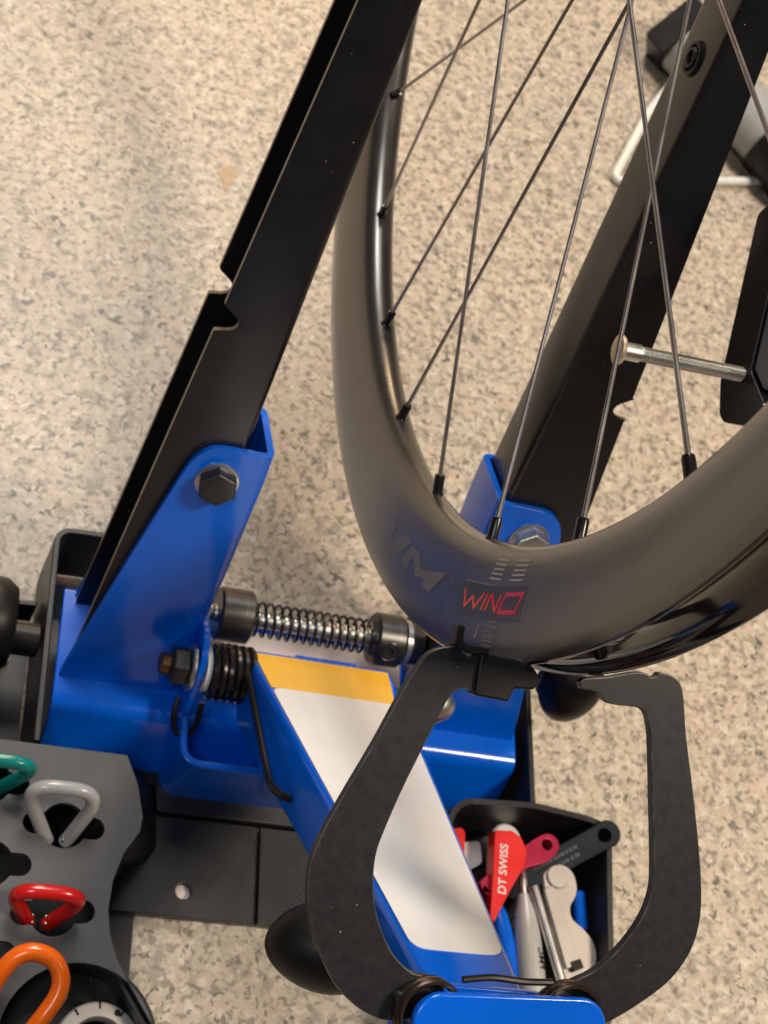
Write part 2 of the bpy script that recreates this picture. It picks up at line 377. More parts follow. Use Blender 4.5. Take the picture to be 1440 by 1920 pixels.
# ------------------------------------------------------------------ the truing stand
st = thing('truing_stand', 'blue and black wheel truing stand holding the bicycle wheel', 'truing stand', (0, -170, -428))
TL = radians(24.5)
UU = V3(0, sin(TL), cos(TL)); NN = V3(0, cos(TL), -sin(TL)); OO = V3(0, -144.2, -276.9)
def B(x, n, u): return OO + EX * x + NN * n + UU * u
# blue base rail: bent sheet along X
prof = [(-152, -392), (-198, -392)]
prof = [(p.x, p.y) for p in round_path([(-150, -392.0, 0), (-211, -392.0, 0), (-226, -427.5, 0)], 6, 6)]
def sheet_profile(pl, t):
    P = [Vector((a, b)) for a, b in pl]; lo = []
    for i in range(len(P)):
        d = (P[min(i + 1, len(P) - 1)] - P[max(i - 1, 0)]).normalized(); lo.append(P[i] + Vector((-d.y, d.x)) * t)
    return P + lo[::-1]
sp = sheet_profile(prof, 3.2)
def rail(x0, x1, name):
    return obj(name, loft([[V3(x, p.x, p.y) for p in sp] for x in (x0, x1)]), 'blue', st, bevel=0.9)
base_rail = rail(-121.5, 121.5, 'base_rail')
obj('base_sticker', box(-48, 56, -198, -158, -391.9, -391.55), 'sticker', base_rail)
# brackets (blue U channels) and uprights (black C channels)
def c_section(s, xi, xo, n0, n1, t, r, u, k=4):
    pts = [(xo, n0)]
    for i in range(k + 1): a = pi / 2 * i / k; pts.append((xi + r - r * sin(a), n0 + r - r * cos(a)))
    for i in range(k + 1): a = pi / 2 * i / k; pts.append((xi + r - r * cos(a), n1 - r + r * sin(a)))
    pts += [(xo, n1), (xo, n1 - t)]
    ri = max(r - t, 0.3)
    for i in range(k + 1): a = pi / 2 * i / k; pts.append((xi + t + ri - ri * sin(a), n1 - t - ri + ri * cos(a)))
    for i in range(k + 1): a = pi / 2 * i / k; pts.append((xi + t + ri - ri * cos(a), n0 + t + ri - ri * sin(a)))
    pts.append((xo, n0 + t))
    return [B(s * x, n, u) for x, n in pts]
for s in (-1, 1):
    us = [17.5, 17.2, 16.2, 14, 11, 6.5, 1.5, -25, -51, -90, -127.5]
    xo = [76, 79, 82.8, 86, 88.6, 90.8, 92.2, 98.3, 104, 112, 120]
    xi = [54.5] * 7 + [55.8, 57, 59.8, 62]
    br = obj('bracket', loft([c_section(s, a, b, 0, 42.4, 3.4, 5, u) for u, b, a in zip(us, xo, xi)]), 'blue', st, bevel=0.7, angle=50)
    # pivot bolt with flange washer
    hb = obj('pivot_bolt', lathe([(9.2, 0), (9.2, 4.8), (8.2, 6.2), (7.2, 6.4), (0.1, 6.2)], B(s * 76.5, -1.2, 0), -NN, 6, 0.35 + 0.5 * s), 'bolt' if s < 0 else 'zinc', br, bevel=0.5)
    obj('washer', lathe([(9.9, 0), (9.9, 1.0), (9.3, 1.3), (2, 1.3)], B(s * 76.5, 0.1, 0), -NN, 32), 'zinc', hb)
    # upright
    notch = [(-112, None), (60, None), (71.4, None), (71.9, 8.6), (72.6, 4.2), (73.6, 1.8), (75, 0.6), (76.6, 0.3), (78.2, 0.9), (79.8, 2.4), (81.4, 4.6), (83.2, 7.3), (84.4, None), (120, None), (200, None), (303, None), (303.4, -14), (307, -17.5), (311.8, -19), (316.5, -17.5), (320.2, -14), (320.6, None), (334, None)]
    if s < 0: fi = lambda u: 67.6 - 0.036 * u; fo = lambda u: 104.6 - 0.098 * u
    else: fi = lambda u: 58.6 + 0.006 * u; fo = lambda u: 102.6 - 0.095 * u
    secs = []
    for u, d in notch:
        xo_ = fo(u) if d is None else (88.0 + d if u < 100 else fo(u) + d)
        secs.append(c_section(s, fi(u), xo_, 3.7, 38.4, 2.6, 3.0, u))
    up = obj('upright', loft(secs), 'black_paint', st, bevel=0.45, segs=2, angle=50)
    up.data.materials.append(M['cut_edge']); nsec = len(secs[0])
    for pi_, pg in enumerate(up.data.polygons):          # the sheared sheet edges, the light they catch put into a tan colour
        if pi_ < nsec * (len(secs) - 1) and pi_ % nsec in (11, nsec - 1): pg.material_index = 1
    if s > 0:
        c = B(fi(230) , 21.5, 230)
        ins = obj('threaded_insert', lathe([(7.4, -1), (7.4, 0.8), (6.6, 1.5), (5.6, 1.5), (5.2, 0.4), (4.6, 0.4), (4.2, 2.2), (3.0, 2.4), (2.6, 1.0), (0.1, 0.6)], c, (-1, 0, 0), 28), 'cap', up)
# screws that hold the brackets, shaft, collars and spring between the brackets
sy, sz = -162.4, -367.7
shaft = obj('cross_shaft', lathe([(4.5, 0)] + [(4.5 - 0.4 * (i % 2), 1 + i * 1.2) for i in range(50)] + [(4.5, 62), (4.5, 117)], (-54, sy, sz), (1, 0, 0), 20), 'steel', st)
obj('compression_spring', tube(helix((-32, sy, sz), (1, 0, 0), 8.4, 62, 14.5, 22), 0.8, 8), 'spring', st)
def collar(x0, x1):
    w = x1 - x0
    return obj('shaft_collar', lathe([(7, 0), (12.2, 0), (13.4, 1.2), (13.4, w - 1.2), (12.2, w), (7, w)], (x0, sy, sz), (1, 0, 0), 32), 'dark_steel', st)
collar(-50.5, -33); cr = collar(31, 46.5)
obj('spring_seat', lathe([(7, 0), (11.8, 0), (11.8, 2.6), (7, 2.6)], (47.2, sy, sz), (1, 0, 0), 32), 'zinc', st)
obj('shaft_boss', lathe([(10.5, 0), (10.5, 6.5), (9, 7.5)], (50.2, sy, sz), (1, 0, 0), 28), 'dark_steel', st)
dn = V3(-0.05, -0.78, 0.62).normalized()
ss = obj('set_screw', lathe([(5.4, -0.6), (5.4, 0.5), (4.9, 0.9), (4.4, 0.5), (3.9, 0.5), (3.7, 1.3), (2.2, 1.3), (1.9, 0.2), (0.1, 0.2)], V3(38.2, sy, sz) + dn * 13.0, dn, 24), 'bolt', cr)
# knobs on the spreader rod, left outside and right outside
def egg(r, L, k=18):                      # egg profile, blunt end first
    return [(max(0.05, r * sin(pi * i / k) * (1.0 + 0.16 * cos(pi * i / k))), L * (1 - cos(pi * i / k)) / 2) for i in range(k + 1)]
k1 = obj('spreader_knob', lathe(egg(16.5, 44), (137, -169, -338), (0.02, -0.30, -0.78), 36), 'knob', st)
obj('knob_shaft', lathe([(6.5, 0), (6.5, 12)], (121.8, -176, -360), (1, 0, 0), 20), 'dark_steel', k1)
k2 = obj('spreader_knob', lathe([(7, 0), (19, 1.5), (22.5, 6), (23.5, 14), (21, 24), (14, 30), (0.1, 32)], (-143.5, -178, -386), (-1, 0, 0), 36), 'knob', st)
obj('knob_shaft', lathe([(8.2, 0), (8.2, 12.5), (6.0, 13.5)], (-144, -180, -393), (1, 0, 0), 24), 'cap', k2)
# hinge bracket for the caliper arm
tab_o = [(-168, -366), (-176, -351.5), (-184, -347), (-195, -347.5), (-202, -354), (-206, -364), (-212.5, -380), (-212.5, -391.4), (-170, -391.6)]
hp = round_path([(-59.2, -212.6, 0), (-59.2, -236, 0), (59.2, -236, 0), (59.2, -212.6, 0)], 10, 7)
hsec = []
for i, q in enumerate(hp):
    d = (hp[min(i + 1, len(hp) - 1)] - hp[max(i - 1, 0)]).normalized(); nr = V3(-d.y, d.x, 0) * 1.8
    zb = -391.2 if abs(q.x) > 59 and q.y > -214 else -426
    hsec.append([V3(q.x + nr.x, q.y + nr.y, zb), V3(q.x + nr.x, q.y + nr.y, -380.5), V3(q.x - nr.x, q.y - nr.y, -380.5), V3(q.x - nr.x, q.y - nr.y, zb)])
hinge = obj('hinge_bracket', loft(hsec), 'blue', st, bevel=1.0, segs=3)
for s in (-1, 1):
    obj('hinge_tab', prism(round_poly(tab_o, 4, 3), (s * 57.4, 0, 0), V3(0, 1, 0), V3(0, 0, 1), EX * s, 3.6), 'blue', hinge, bevel=0.9)
py, pz = -196.5, -361
ex1 = V3(1, 0, 0)
nut = obj('hinge_nut', lathe([(6.5, 0), (9.0, 1.2), (9.4, 2), (9.4, 8.5)], (-73.5, py, pz), ex1, 6, 0.3), 'bolt', st, bevel=0.4)
obj('stud_end', lathe([(4.2, 0), (5.2, 0.8), (5.2, 6)], (-78, py, pz), ex1, 20), 'brass', nut)
obj('nut_washer', lathe([(5.5, 0), (10.6, 0), (11.4, 0.8), (11.4, 2.0), (5.5, 2.0)], (-64.2, py, pz), ex1, 28), 'zinc', nut)
obj('nylon_washer', lathe([(5.5, 0), (10.5, 0), (10.5, 2.2), (5.5, 2.2)], (-56.9, py, pz), ex1, 28), 'white', st)
hs = helix((-53.6, py, pz), ex1, 12.3, 19.5, 5.4, 24)
ts = obj('torsion_spring', tube(hs, 1.7, 8), 'spring', st)
obj('spring_leg', tube(round_path([(-35.2, -188, -351.5), (-37.6, -196, -352.5), (-38.2, -224.7, -335), (-37.0, -258, -318), (-36.5, -268, -312), (-33.5, -275, -305), (-30, -277, -302)], 4, 4), 1.7, 10), 'spring', ts)
obj('spring_hook', tube(round_path([(-64.5, -206, -376), (-65.5, -214, -380.5), (-63, -219.5, -386.2), (-58, -221, -385), (-54.2, -219, -381), (-53.8, -209, -371.5)], 5, 5), 1.5, 10), 'spring', ts)
obj('hinge_pin', lathe([(5.2, 0), (5.2, 114)], (-56.5, py, pz), ex1, 20), 'dark_steel', st)
obj('hinge_bolt_head', lathe([(9.5, 0), (9.5, 2), (8.6, 5), (6.4, 8.5), (3.2, 10.6), (0.1, 11.2)], (61.6, py, pz), ex1, 24), 'steel', st)

# caliper arm: tapered channel, open below
A0 = V3(0, -185, -356); AA = V3(0, -0.75068836, 0.66065648); AU = V3(0, 0.66065648, 0.75068836)
def AP(x, a, h=0.0): return A0 + EX * x + AA * a + AU * h
def arm_sec(a, hw, dep, t=2.8, r=3.2, k=3):
    pts = []
    pts.append((-hw, -dep))
    for i in range(k + 1): q = pi / 2 * i / k; pts.append((-hw + r - r * cos(q), -r + r * sin(q)))
    for i in range(k + 1): q = pi / 2 * i / k; pts.append((hw - r + r * sin(q), -r + r * cos(q)))
    pts += [(hw, -dep), (hw - t, -dep)]
    pts += [(hw - t, -t), (-hw + t, -t), (-hw + t, -dep)]
    return [AP(x, a, h) for x, h in pts]
hw = lambda a: 37.4 - 0.0745 * a
arm_as = [(0, 6), (4, 24), (14, 33), (40, 33), (120, 28), (200, 24), (240, 22), (262, 20)]
arm = obj('caliper_arm', loft([arm_sec(a, hw(a), d) for a, d in arm_as]), 'blue', st, bevel=0.6, angle=50)
lab = obj('yellow_label', prism([(-34.6, 3.5), (34.2, 3.5), (28.6, 39.5), (-32.4, 39.5)], AP(0, 0, 0.05), EX, AA, AU, 0.35), 'yellow', arm)
wl = round_poly([(-32.2, 39.8), (31.4, 39.8), (17.2, 236), (-17.4, 236)], 6, 5)
obj('white_label', prism(wl, AP(0, 0, 0.05), EX, AA, AU, 0.35), 'label', arm)
obj('arm_lip', prism([(-11, -7), (20.5, -7), (20.5, -1), (-11, -1)], AP(0, 0, -4), EX, AA, AU, 2.2), 'blue', arm, bevel=0.5)
kn = obj('arm_knob', lathe(egg(16.8, 44), (-14.5, -354, -236), (-1, 0.0, -0.08), 36), 'knob', st)
obj('knob_stem', lathe([(4, 0), (4, 34)], (-27, -352, -232), (1, 0, 0), 16), 'dark_steel', kn)
# caliper jaws: flat plates with notched tips, on two pivots behind a blue link
J0 = V3(0, -383.5, -162); JD = V3(0, 0.88294759, 0.46947156); JN = V3(0, -0.46947156, 0.88294759)
left_jaw = [(-24, -9.0), (-30, -10.6), (-37.2, -11.8), (-42.2, -11.6), (-50.5, -8.4), (-57.8, -2.8), (-63.7, 4.9), (-68.4, 12.6), (-71.3, 20.5), (-72.6, 26.9), (-72.9, 34.2), (-71.3, 41.7), (-66.6, 54.3), (-59.2, 72.1), (-51.9, 91.4), (-48.0, 99.6), (-45.8, 102.6), (-41.7, 105.0), (-35.9, 105.6), (-34.6, 104.5), (-32.4, 103.4), (-31.0, 104.9), (-28.0, 105.6), (-12.8, 104.8), (-8.5, 102.3), (-6.9, 99.6), (-8.0, 96.8), (-14.9, 95.5), (-27.6, 93.0), (-33.1, 92.9), (-35.9, 90.9), (-38.0, 86.2), (-41.8, 75.2), (-46.6, 61.1), (-50.7, 46.5), (-52.2, 38.8), (-51.7, 30.6), (-49.7, 22.6), (-45.8, 14.6), (-40.3, 7.7), (-33.6, 3.4), (-27, 2.6), (-22, -1)]
right_jaw = [(7.4, 101.1), (8.8, 102.4), (17.1, 104.1), (28.0, 107.3), (31.5, 107.2), (33.2, 106.3), (34.9, 106.9), (35.7, 108.4), (40.8, 107.9), (44.3, 105.7), (46.2, 101.8), (49.3, 89.7), (55.1, 71.7), (61.3, 50.9), (64.2, 38.8), (65.3, 28.2), (63.5, 18.3), (58.0, 9.0), (49.3, 1.2), (38.7, -6.0), (32.3, -8.7), (22, -9.5), (16, -5), (17, 2), (22.0, 5.2), (29.1, 9.2), (36.6, 16.8), (42.1, 25.2), (44.8, 32.4), (45.4, 40.4), (40.5, 66.4), (36.2, 87.1), (34.5, 92.2), (32.9, 94.7), (30.3, 95.7), (19.8, 95.5), (17.2, 96.6), (15.5, 98.6), (8.6, 99.0)]
def spline(pts, k=4, sharp=55):
    n = len(pts); out = []
    P = [Vector(p) for p in pts]
    crn = []
    for i in range(n):
        a, b = (P[i] - P[i - 1]), (P[(i + 1) % n] - P[i]); crn.append(abs(degrees(a.angle(b))) > sharp)
    for i in range(n):
        p1, p2 = P[i], P[(i + 1) % n]
        p0 = p1 * 2 - p2 if crn[i] else P[i - 1]; p3 = p2 * 2 - p1 if crn[(i + 1) % n] else P[(i + 2) % n]
        L = (p2 - p1).length; kk = max(1, min(k, int(L / 1.2)))
        m1 = (p2 - p0) * (L / max((p1 - p0).length + L, 1e-6)); m2 = (p3 - p1) * (L / max((p3 - p2).length + L, 1e-6))
        for j in range(kk):
            t = j / kk; t2, t3 = t * t, t * t * t
            out.append(tuple(p1 * (2 * t3 - 3 * t2 + 1) + m1 * (t3 - 2 * t2 + t) + p2 * (-2 * t3 + 3 * t2) + m2 * (t3 - t2)))
    return out
left_jaw = spline(left_jaw, 5); right_jaw = spline(right_jaw, 5)
jl = obj('caliper_jaw', prism(left_jaw, J0, EX, JD, -JN, 3.6), 'jaw', st, bevel=0.45, segs=2, angle=40)
jl.data.materials.append(M['rubbed']); jl.modifiers['edges'].material = 1
jr = obj('caliper_jaw', prism(right_jaw, J0, EX, JD, -JN, 3.6), 'jaw', st, bevel=0.45, segs=2, angle=40)
jr.data.materials.append(M['rubbed']); jr.modifiers['edges'].material = 1
cov = [(-29.2, 105.9), (-16.0, 105.1), (-13.8, 103.2), (-9.8, 102.2), (-7.4, 100.4), (-7.2, 98.4), (-9.0, 96.2), (-15.6, 95.6), (-17.0, 91.2), (-29.0, 91.6)]
tc = obj('tip_cover', prism(cov, J0 + JN * 1.8, EX, JD, -JN, 7.2), 'cap', jl, bevel=0.9, segs=3, angle=25)
fe = [(-39.0, 113.0), (-36.4, 112.6), (-36.4, 108.4), (-35.0, 107.3), (-27, 107.2), (-27, 105.0), (-33.4, 104.4), (-36.4, 105.5), (-39.3, 106.4)]
obj('feeler', prism(fe, J0 + JN * 3.2, EX, JD, -JN, 4.5), 'cap', tc, bevel=0.4)
lk = [(p[0], p[1]) for p in circle(21.8, -6.6, 9.0, 16, -pi / 2, pi / 2)] + [(21.8, 2.4)] + [(p[0], p[1]) for p in circle(-25.6, -9.0, 9.4, 16, pi / 2, 3 * pi / 2)] + [(-25.6, -18.4)]
link = obj('link_plate', prism(lk, J0 + JN * 10, EX, JD, -JN, 3.6), 'blue', st, bevel=1.0, segs=3, angle=30)
for x, d in ((-27.5, -8.0), (20.5, -5.5)):
    o = J0 + EX * x + JD * d
    obj('jaw_spring', tube(helix(o - JN * 0.4, JN, 10.4, 6.6, 3.6, 22), 0.95, 7), 'brown_spring', st)
    obj('pivot_post', lathe([(6.5, -9.8), (6.5, 6.3)], o, JN, 20), 'dark_steel', st)
obj('spring_bar', tube(round_path([J0 + EX * -18 + JD * 3.4 + JN * 3, J0 + EX * -8 + JD * 5.0 + JN * 3, J0 + EX * 4 + JD * 4.4 + JN * 3, J0 + EX * 13 + JD * 5 + JN * 3], 3, 4), 1.15, 9), 'spring', st)
obj('stop_pin', lathe([(2.0, 0), (2.0, 2), (1.4, 3), (0.1, 3.2)], J0 + EX * -37.5 + JD * -4, JN, 16), 'bolt', jl)
yoke = [(-34, -24), (26, -22), (26, -6), (17, -2), (-19, -2), (-34, -8)]
obj('arm_yoke', prism(round_poly(yoke, 5, 4), J0 - JN * 10.5, EX, JD, -JN, 4), 'blue', st, bevel=0.8)

# ------------------------------------------------------------------ the wheel
wh = thing('bicycle_wheel', 'dark carbon spoked wheel without tyre clamped between the black uprights', 'wheel', (0, 0, -313))
side = [(268.0, 0.0), (268.3, 2.2), (269.3, 4.4), (271.0, 6.3), (273.6, 7.9), (277.5, 9.2), (283, 10.6), (289, 11.9), (295, 12.8), (301, 13.3), (306, 13.35), (310, 13.0), (312.4, 12.4)]
side = [(270.7 + (r - 268.0) * (312.4 - 270.7) / 44.4, x) for r, x in side]
lip = [(312.4, 12.4), (313.0, 11.9), (313.0, 11.2), (312.5, 10.6), (310.8, 10.2), (309.2, 9.4), (308.2, 8.2), (307.6, 6.4), (307.0, 4.4), (306.5, 2.2), (306.4, 0.0)]
NT = 240
def revolve(prof, closed=False):
    secs = []
    for k in range(NT):
        a = 2 * pi * k / NT; secs.append([V3(x, r * cos(a), r * sin(a)) for r, x in prof])
    v, f = loft(secs, closed, False); n = len(prof); m = (NT - 1) * n
    f += [(m + i, m + i + 1, i + 1, i) for i in range(n - 1)]
    return v, f
full = [(r, -x) for r, x in reversed(side)] + side[1:]
rim = obj('rim', revolve(full), 'carbon', wh, angle=60)
bed = [(r, x) for r, x in lip] + [(r, -x) for r, x in reversed(lip[:-1])]
obj('tyre_bed', revolve(bed), 'bed', rim, angle=60)
def rim_x(r):
    for (r0, x0), (r1, x1) in zip(side, side[1:]):
        if r0 <= r <= r1: return x0 + (x1 - x0) * (r - r0) / (r1 - r0)
    return 12
def RP(deg, r, off=0.12):
    return V3(-(rim_x(r) + off), r * cos(radians(deg)), r * sin(radians(deg)))
def patch(name, polys, mat, off=0.12, sub=3):
    """flat print on the left rim face; polys of (degree, radius) quads"""
    v, f = [], []
    for q in polys:
        a, b, c, d = q
        for i in range(sub + 1):
            for j in range(sub + 1):
                s, t = i / sub, j / sub
                dg = (a[0] * (1 - s) + b[0] * s) * (1 - t) + (d[0] * (1 - s) + c[0] * s) * t
                rr = (a[1] * (1 - s) + b[1] * s) * (1 - t) + (d[1] * (1 - s) + c[1] * s) * t
                v.append(RP(dg, rr, off))
        k = len(v) - (sub + 1) ** 2
        for i in range(sub):
            for j in range(sub):
                p = k + i * (sub + 1) + j; f.append((p, p + 1, p + sub + 2, p + sub + 1))
    return obj(name, (v, f), mat, rim)
def stroke(p, q, w):
    """one pen stroke of a letter, w mm wide; degrees are scaled to mm at the middle radius"""
    k = radians(1) * 293
    a = Vector((p[0] * k, p[1])); b = Vector((q[0] * k, q[1])); d = (b - a).normalized(); n = Vector((-d.y, d.x)) * w / 2
    return [((u.x) / k, u.y) for u in (a + n, b + n, b - n, a - n)]
patch('sticker', [[(213.9, 286.6), (202.2, 286.6), (202.2, 299.0), (213.9, 299.0)]], 'decal_dark', 0.08, 6)
for q in ([(202.28, 287.2), (202.18, 287.2), (202.18, 298.8), (202.28, 298.8)], [(213.8, 286.7), (208.2, 286.5), (208.2, 286.3), (213.8, 286.5)], [(208.8, 300.5), (209.0, 300.5), (209.3, 305.5), (209.1, 305.5)]):
    patch('sticker_edge', [q], 'decal_line', 0.14)
hi, lo = 289.4, 295.6
wind = [stroke((213.2, hi), (212.3, lo), 1.4), stroke((212.3, lo), (211.3, hi + 2), 1.4), stroke((211.3, hi + 2), (210.6, lo), 1.4), stroke((210.6, lo), (209.5, hi), 1.4),
        stroke((208.9, hi), (209.3, lo), 1.5),
        stroke((208.3, hi), (208.6, lo), 1.5), stroke((208.2, hi), (206.9, lo), 1.5), stroke((206.6, hi), (206.9, lo), 1.5),
        stroke((206.0, hi), (203.0, hi), 1.5), stroke((203.15, hi), (203.65, lo), 1.5), stroke((203.5, lo), (206.4, lo), 1.5), stroke((206.3, lo), (205.85, hi), 1.5)]
patch('red_lettering', wind, 'decal_red', 0.16, 2)
def ladder(d0, d1, r0, r1, n, slant=0.0):
    bars, sh = [], (r1 - r0) / n
    for i in range(n):
        ra = r0 + i * sh; o = slant * i
        bars.append([(d0 + o, ra), (d1 + o, ra + 0.15), (d1 + o, ra + sh * 0.5), (d0 + o, ra + sh * 0.42)])
    return bars
patch('stripe_mark', ladder(209.75, 207.7, 276.6, 285.4, 5), 'decal_line', 0.14, 2)
patch('stripe_mark', ladder(206.15, 204.0, 276.8, 285.6, 5), 'decal_line', 0.14, 2)
patch('stripe_mark', ladder(207.4, 205.8, 298.8, 308.6, 6, 0.12), 'decal', 0.14, 2)
k = 1
Mst = [[(227.3, 297.0), (226.2, 288.0), (225.0, 288.0), (225.7, 297.4)], [(226.0, 288.1), (224.4, 287.8), (222.0, 294.2), (223.5, 296.6)], [(223.4, 296.4), (222.6, 292.4), (217.7, 287.4), (221.0, 294.4)], [(217.6, 287.5), (219.6, 297.8), (221.6, 297.5), (220.6, 291.0)]]
patch('ghost_letter', Mst, 'decal', 0.10, 4)
patch('ghost_letter', [[(228.7, 287.8), (226.6, 287.2), (228.1, 295.2), (229.8, 295.6)], [(231.4, 295.6), (229.6, 294.2), (228.0, 295.0), (230.3, 298.0)], [(233.0, 288.4), (231.2, 288.0), (230.9, 296.2), (232.0, 295.2)]], 'decal', 0.10, 4)
# hub, out of the top of the picture
hub = obj('hub', lathe([(9, -62), (9, -40), (13, -39.5), (27, -37), (27, -34), (14, -31), (12, 0), (15, 17), (25, 18.5), (25, 21.5), (15, 24), (15, 40), (9, 42), (9, 58)], (0, 0, 0), (1, 0, 0), 36), 'black_paint', wh)
obj('axle', lathe([(5, -76), (5, 76)], (0, 0, 0), (1, 0, 0), 16), 'dark_steel', hub)
nip_v, nip_f = None, None
for k in range(24):
    a = radians(290.73 - 15 * k)
    md = k % 3
    if md == 1: xf, rf, b = -35.5, 24, (-67.5 if (k // 3) % 2 == 0 else 67.5)
    else: xf, rf, b = 19.5, 22, (-67.5 if md == 0 else 67.5)
    p = V3(0.5 * (-1) ** k, 271.2 * cos(a), 271.2 * sin(a))
    h = V3(xf, rf * cos(a + radians(b)), rf * sin(a + radians(b)))
    d = (h - p).normalized()
    sk_ = obj('spoke', tube([p + d * 6, p + d * 60, h - d * 20, h], [0.95, 0.8, 0.84, 1.0], 10), 'spoke', wh)
    obj('nipple', lathe([(2.5, -1.5), (2.5, 0.5), (2.15, 0.9), (2.15, 7.4), (1.85, 8.4), (1.0, 8.6)], p, d, 14), 'nipple', sk_)

# ------------------------------------------------------------------ screw gauge beside the right upright
ga = thing('rotor_gauge', 'black bar carrying a long silver threaded screw beside the right upright', 'gauge', (112, -150, -156))
bar = [(-68, -111), (-126.4, -152.7), (-140.9, -156.4), (-145.8, -154.2), (-158.4, -136.8), (-154.2, -126.3), (-134.7, -131.5), (-107.2, -111.6), (-72, -86)]
gb = obj('bar', prism(round_poly(bar, 2.2, 3), (106.5, 0, 0), V3(0, 1, 0), V3(0, 0, 1), EX, 50), 'black_paint', ga, bevel=0.5)
obj('bar_lit_block', prism([(-72.5, -85), (-107.2, -110.4), (-134.5, -130.2), (-147, -126.5), (-149, -119), (-134, -117), (-78, -76)], (107.5, 0, 0), V3(0, 1, 0), V3(0, 0, 1), EX, 48), 'gauge_face', ga, bevel=0.8)  # front face of the bar, its lit tone put into a grey block
thr = [(3.15 - 0.55 * (i % 2), 9.5 + i * 0.47) for i in range(106)]
scr = obj('screw', lathe([(3.7, 1), (3.7, 8.6), (3.05, 9.2)] + thr, (51.5, -132.2, -140.5), (1, -0.01, 0.06), 20), 'steel', ga, angle=20)
obj('screw_tip', lathe([(4.5, -0.8), (6.1, 0), (6.3, 1.0), (5.6, 2.0), (3.6, 2.4)], (50.5, -132.2, -140.6), (1, -0.01, 0.06), 28), 'brass_tip', scr)

# ------------------------------------------------------------------ spoke wrenches in their slots
def wrench(A, Bp, Cp, mat, label, r=3.3, head=True):
    c = (Vector(A) + Vector(Bp) + Vector(Cp)) / 3
    t = thing('spoke_wrench', label, 'spoke wrench', (Cp[0], Cp[1], Cp[2] - 6), 'spoke wrenches in the slotted block')
    A, Bp, Cp = Vector(A), Vector(Bp), Vector(Cp); x = (Bp - A).normalized()
    path = round_path([Cp - x * 4.2, A, Bp, Cp + x * 4.2], [0, 15, 15, 0], 10)
    obj('loop', tube(path, [r] * len(path), 14), mat, t)
    dn_ = (Cp - (A + Bp) / 2).normalized(); sd = dn_.cross(x).normalized()
    if head:
        for q in (-1, 1):
            o_ = Cp + x * (4.2 * q)
            obj('jaw', prism([(-1.9, -4), (1.9, -4), (1.9, 4.5), (-1.9, 4.5)], o_ - sd * 2.4, x, dn_, sd, 4.8), 'steel', t, bevel=0.6)
    return t
wrench((-133.5, -262.5, -363), (-98, -262, -363), (-112.5, -277, -393), 'grey_dip', 'light grey dipped spoke wrench, second from the top in the slotted block')
wrench((-134.5, -308, -366), (-99, -308, -366), (-116.5, -314, -394), 'red_dip', 'red dipped spoke wrench between the grey and the orange one')
wrench((-168, -252.5, -365), (-126.5, -252.5, -365), (-146, -254, -402), 'teal', 'teal green dipped spoke wrench at the left edge of the block')
ot = thing('spoke_wrench', 'orange dipped wrench lying in the round well of the block', 'spoke wrench', (-122, -352, -392), 'spoke wrenches in the slotted block')
op = round_path([(-136, -364, -388), (-136, -346, -369), (-126.5, -334, -361), (-112.5, -336, -361), (-107, -348, -364), (-117, -364, -371), (-123, -372, -380)], 9, 6)
obj('loop', tube(op, 3.9, 16), 'orange_dip', ot)
obj('jaw', box(-126, -120, -380, -372.8, -390, -380), 'steel', ot, bevel=0.8)

# ------------------------------------------------------------------ tools in the right tray
def flat(name, label, cat, outline, z, t, mat, parts=None, bevel=1.0, rad=0):
    th_ = thing(name, label, cat, (sum(p[0] for p in outline) / len(outline), sum(p[1] for p in outline) / len(outline), z))
    ol = round_poly(outline, rad, 4) if rad else outline
    b = obj('body', prism(ol, (0, 0, z), t=t, **XY), mat, th_, bevel=bevel, angle=25)
    return th_, b
red_o = [(107.6, -246.6), (117.4, -245.8), (122.6, -249.2), (125.2, -255.6), (123.8, -263.2), (115.5, -275.7), (104.6, -294.5), (102.8, -291)]
rt, rb = flat('spoke_key', 'bright red wedge shaped spoke key with white lettering in the tray', 'spoke key', red_o, -401, 9, 'red', bevel=0.8)
def lettering(txt, o, ex, ey, size, mat, parent, name='lettering', lift=0.12):
    cu = bpy.data.curves.new('text', 'FONT'); cu.body = txt; cu.size = size; cu.extrude = 0.0; cu.align_x = 'CENTER'; cu.align_y = 'CENTER'; cu.offset = 0.018 * size
    to = bpy.data.objects.new('text', cu); C.objects.link(to)
    bpy.context.view_layer.update()
    me = bpy.data.meshes.new_from_object(to.evaluated_get(bpy.context.evaluated_depsgraph_get()))
    en = ex.cross(ey).normalized()
    vv = [Vector(o) + ex * v.co.x + ey * v.co.y + en * lift for v in me.vertices]; ff = [tuple(p.vertices) for p in me.polygons]
    bpy.data.objects.remove(to); bpy.data.meshes.remove(me)
    return obj(name, (vv, ff), mat, parent, smooth=False)
tdir = V3(0.10, 0.995, 0).normalized(); tup = V3(-tdir.y, tdir.x, 0)
lettering('DT SWISS', (111.2, -266.5, -392), tdir, tup, 6.1, 'lettering', rb)
cr_o = [(98, -274), (132, -247), (139.5, -243.2), (145, -246.2), (145.6, -252), (138.6, -259), (124.5, -264), (104.3, -282)]
cxh = circle(138.4, -250.0, 3.0, 14)
ct = thing('tool_lever', 'crimson lever with a round hole lying under the red spoke key', 'lever', (122, -262, -410))
obj('body', prism_holes(round_poly(cr_o, 5, 4), [cxh], (0, 0, -402), t=7, **XY), 'crimson', ct, bevel=0.8, angle=25)
bl_a, bl_b = V3(128, -267, -421), V3(172.0, -242.0, -387)
bt = thing('black_lever', 'matt black lever with a round eye propped on the tray corner', 'lever', (150, -254, -404))
d_ = (bl_b - bl_a).normalized(); s_ = V3(0, 0, 1).cross(d_).normalized(); n_v = d_.cross(s_)
LL = (bl_b - bl_a).length
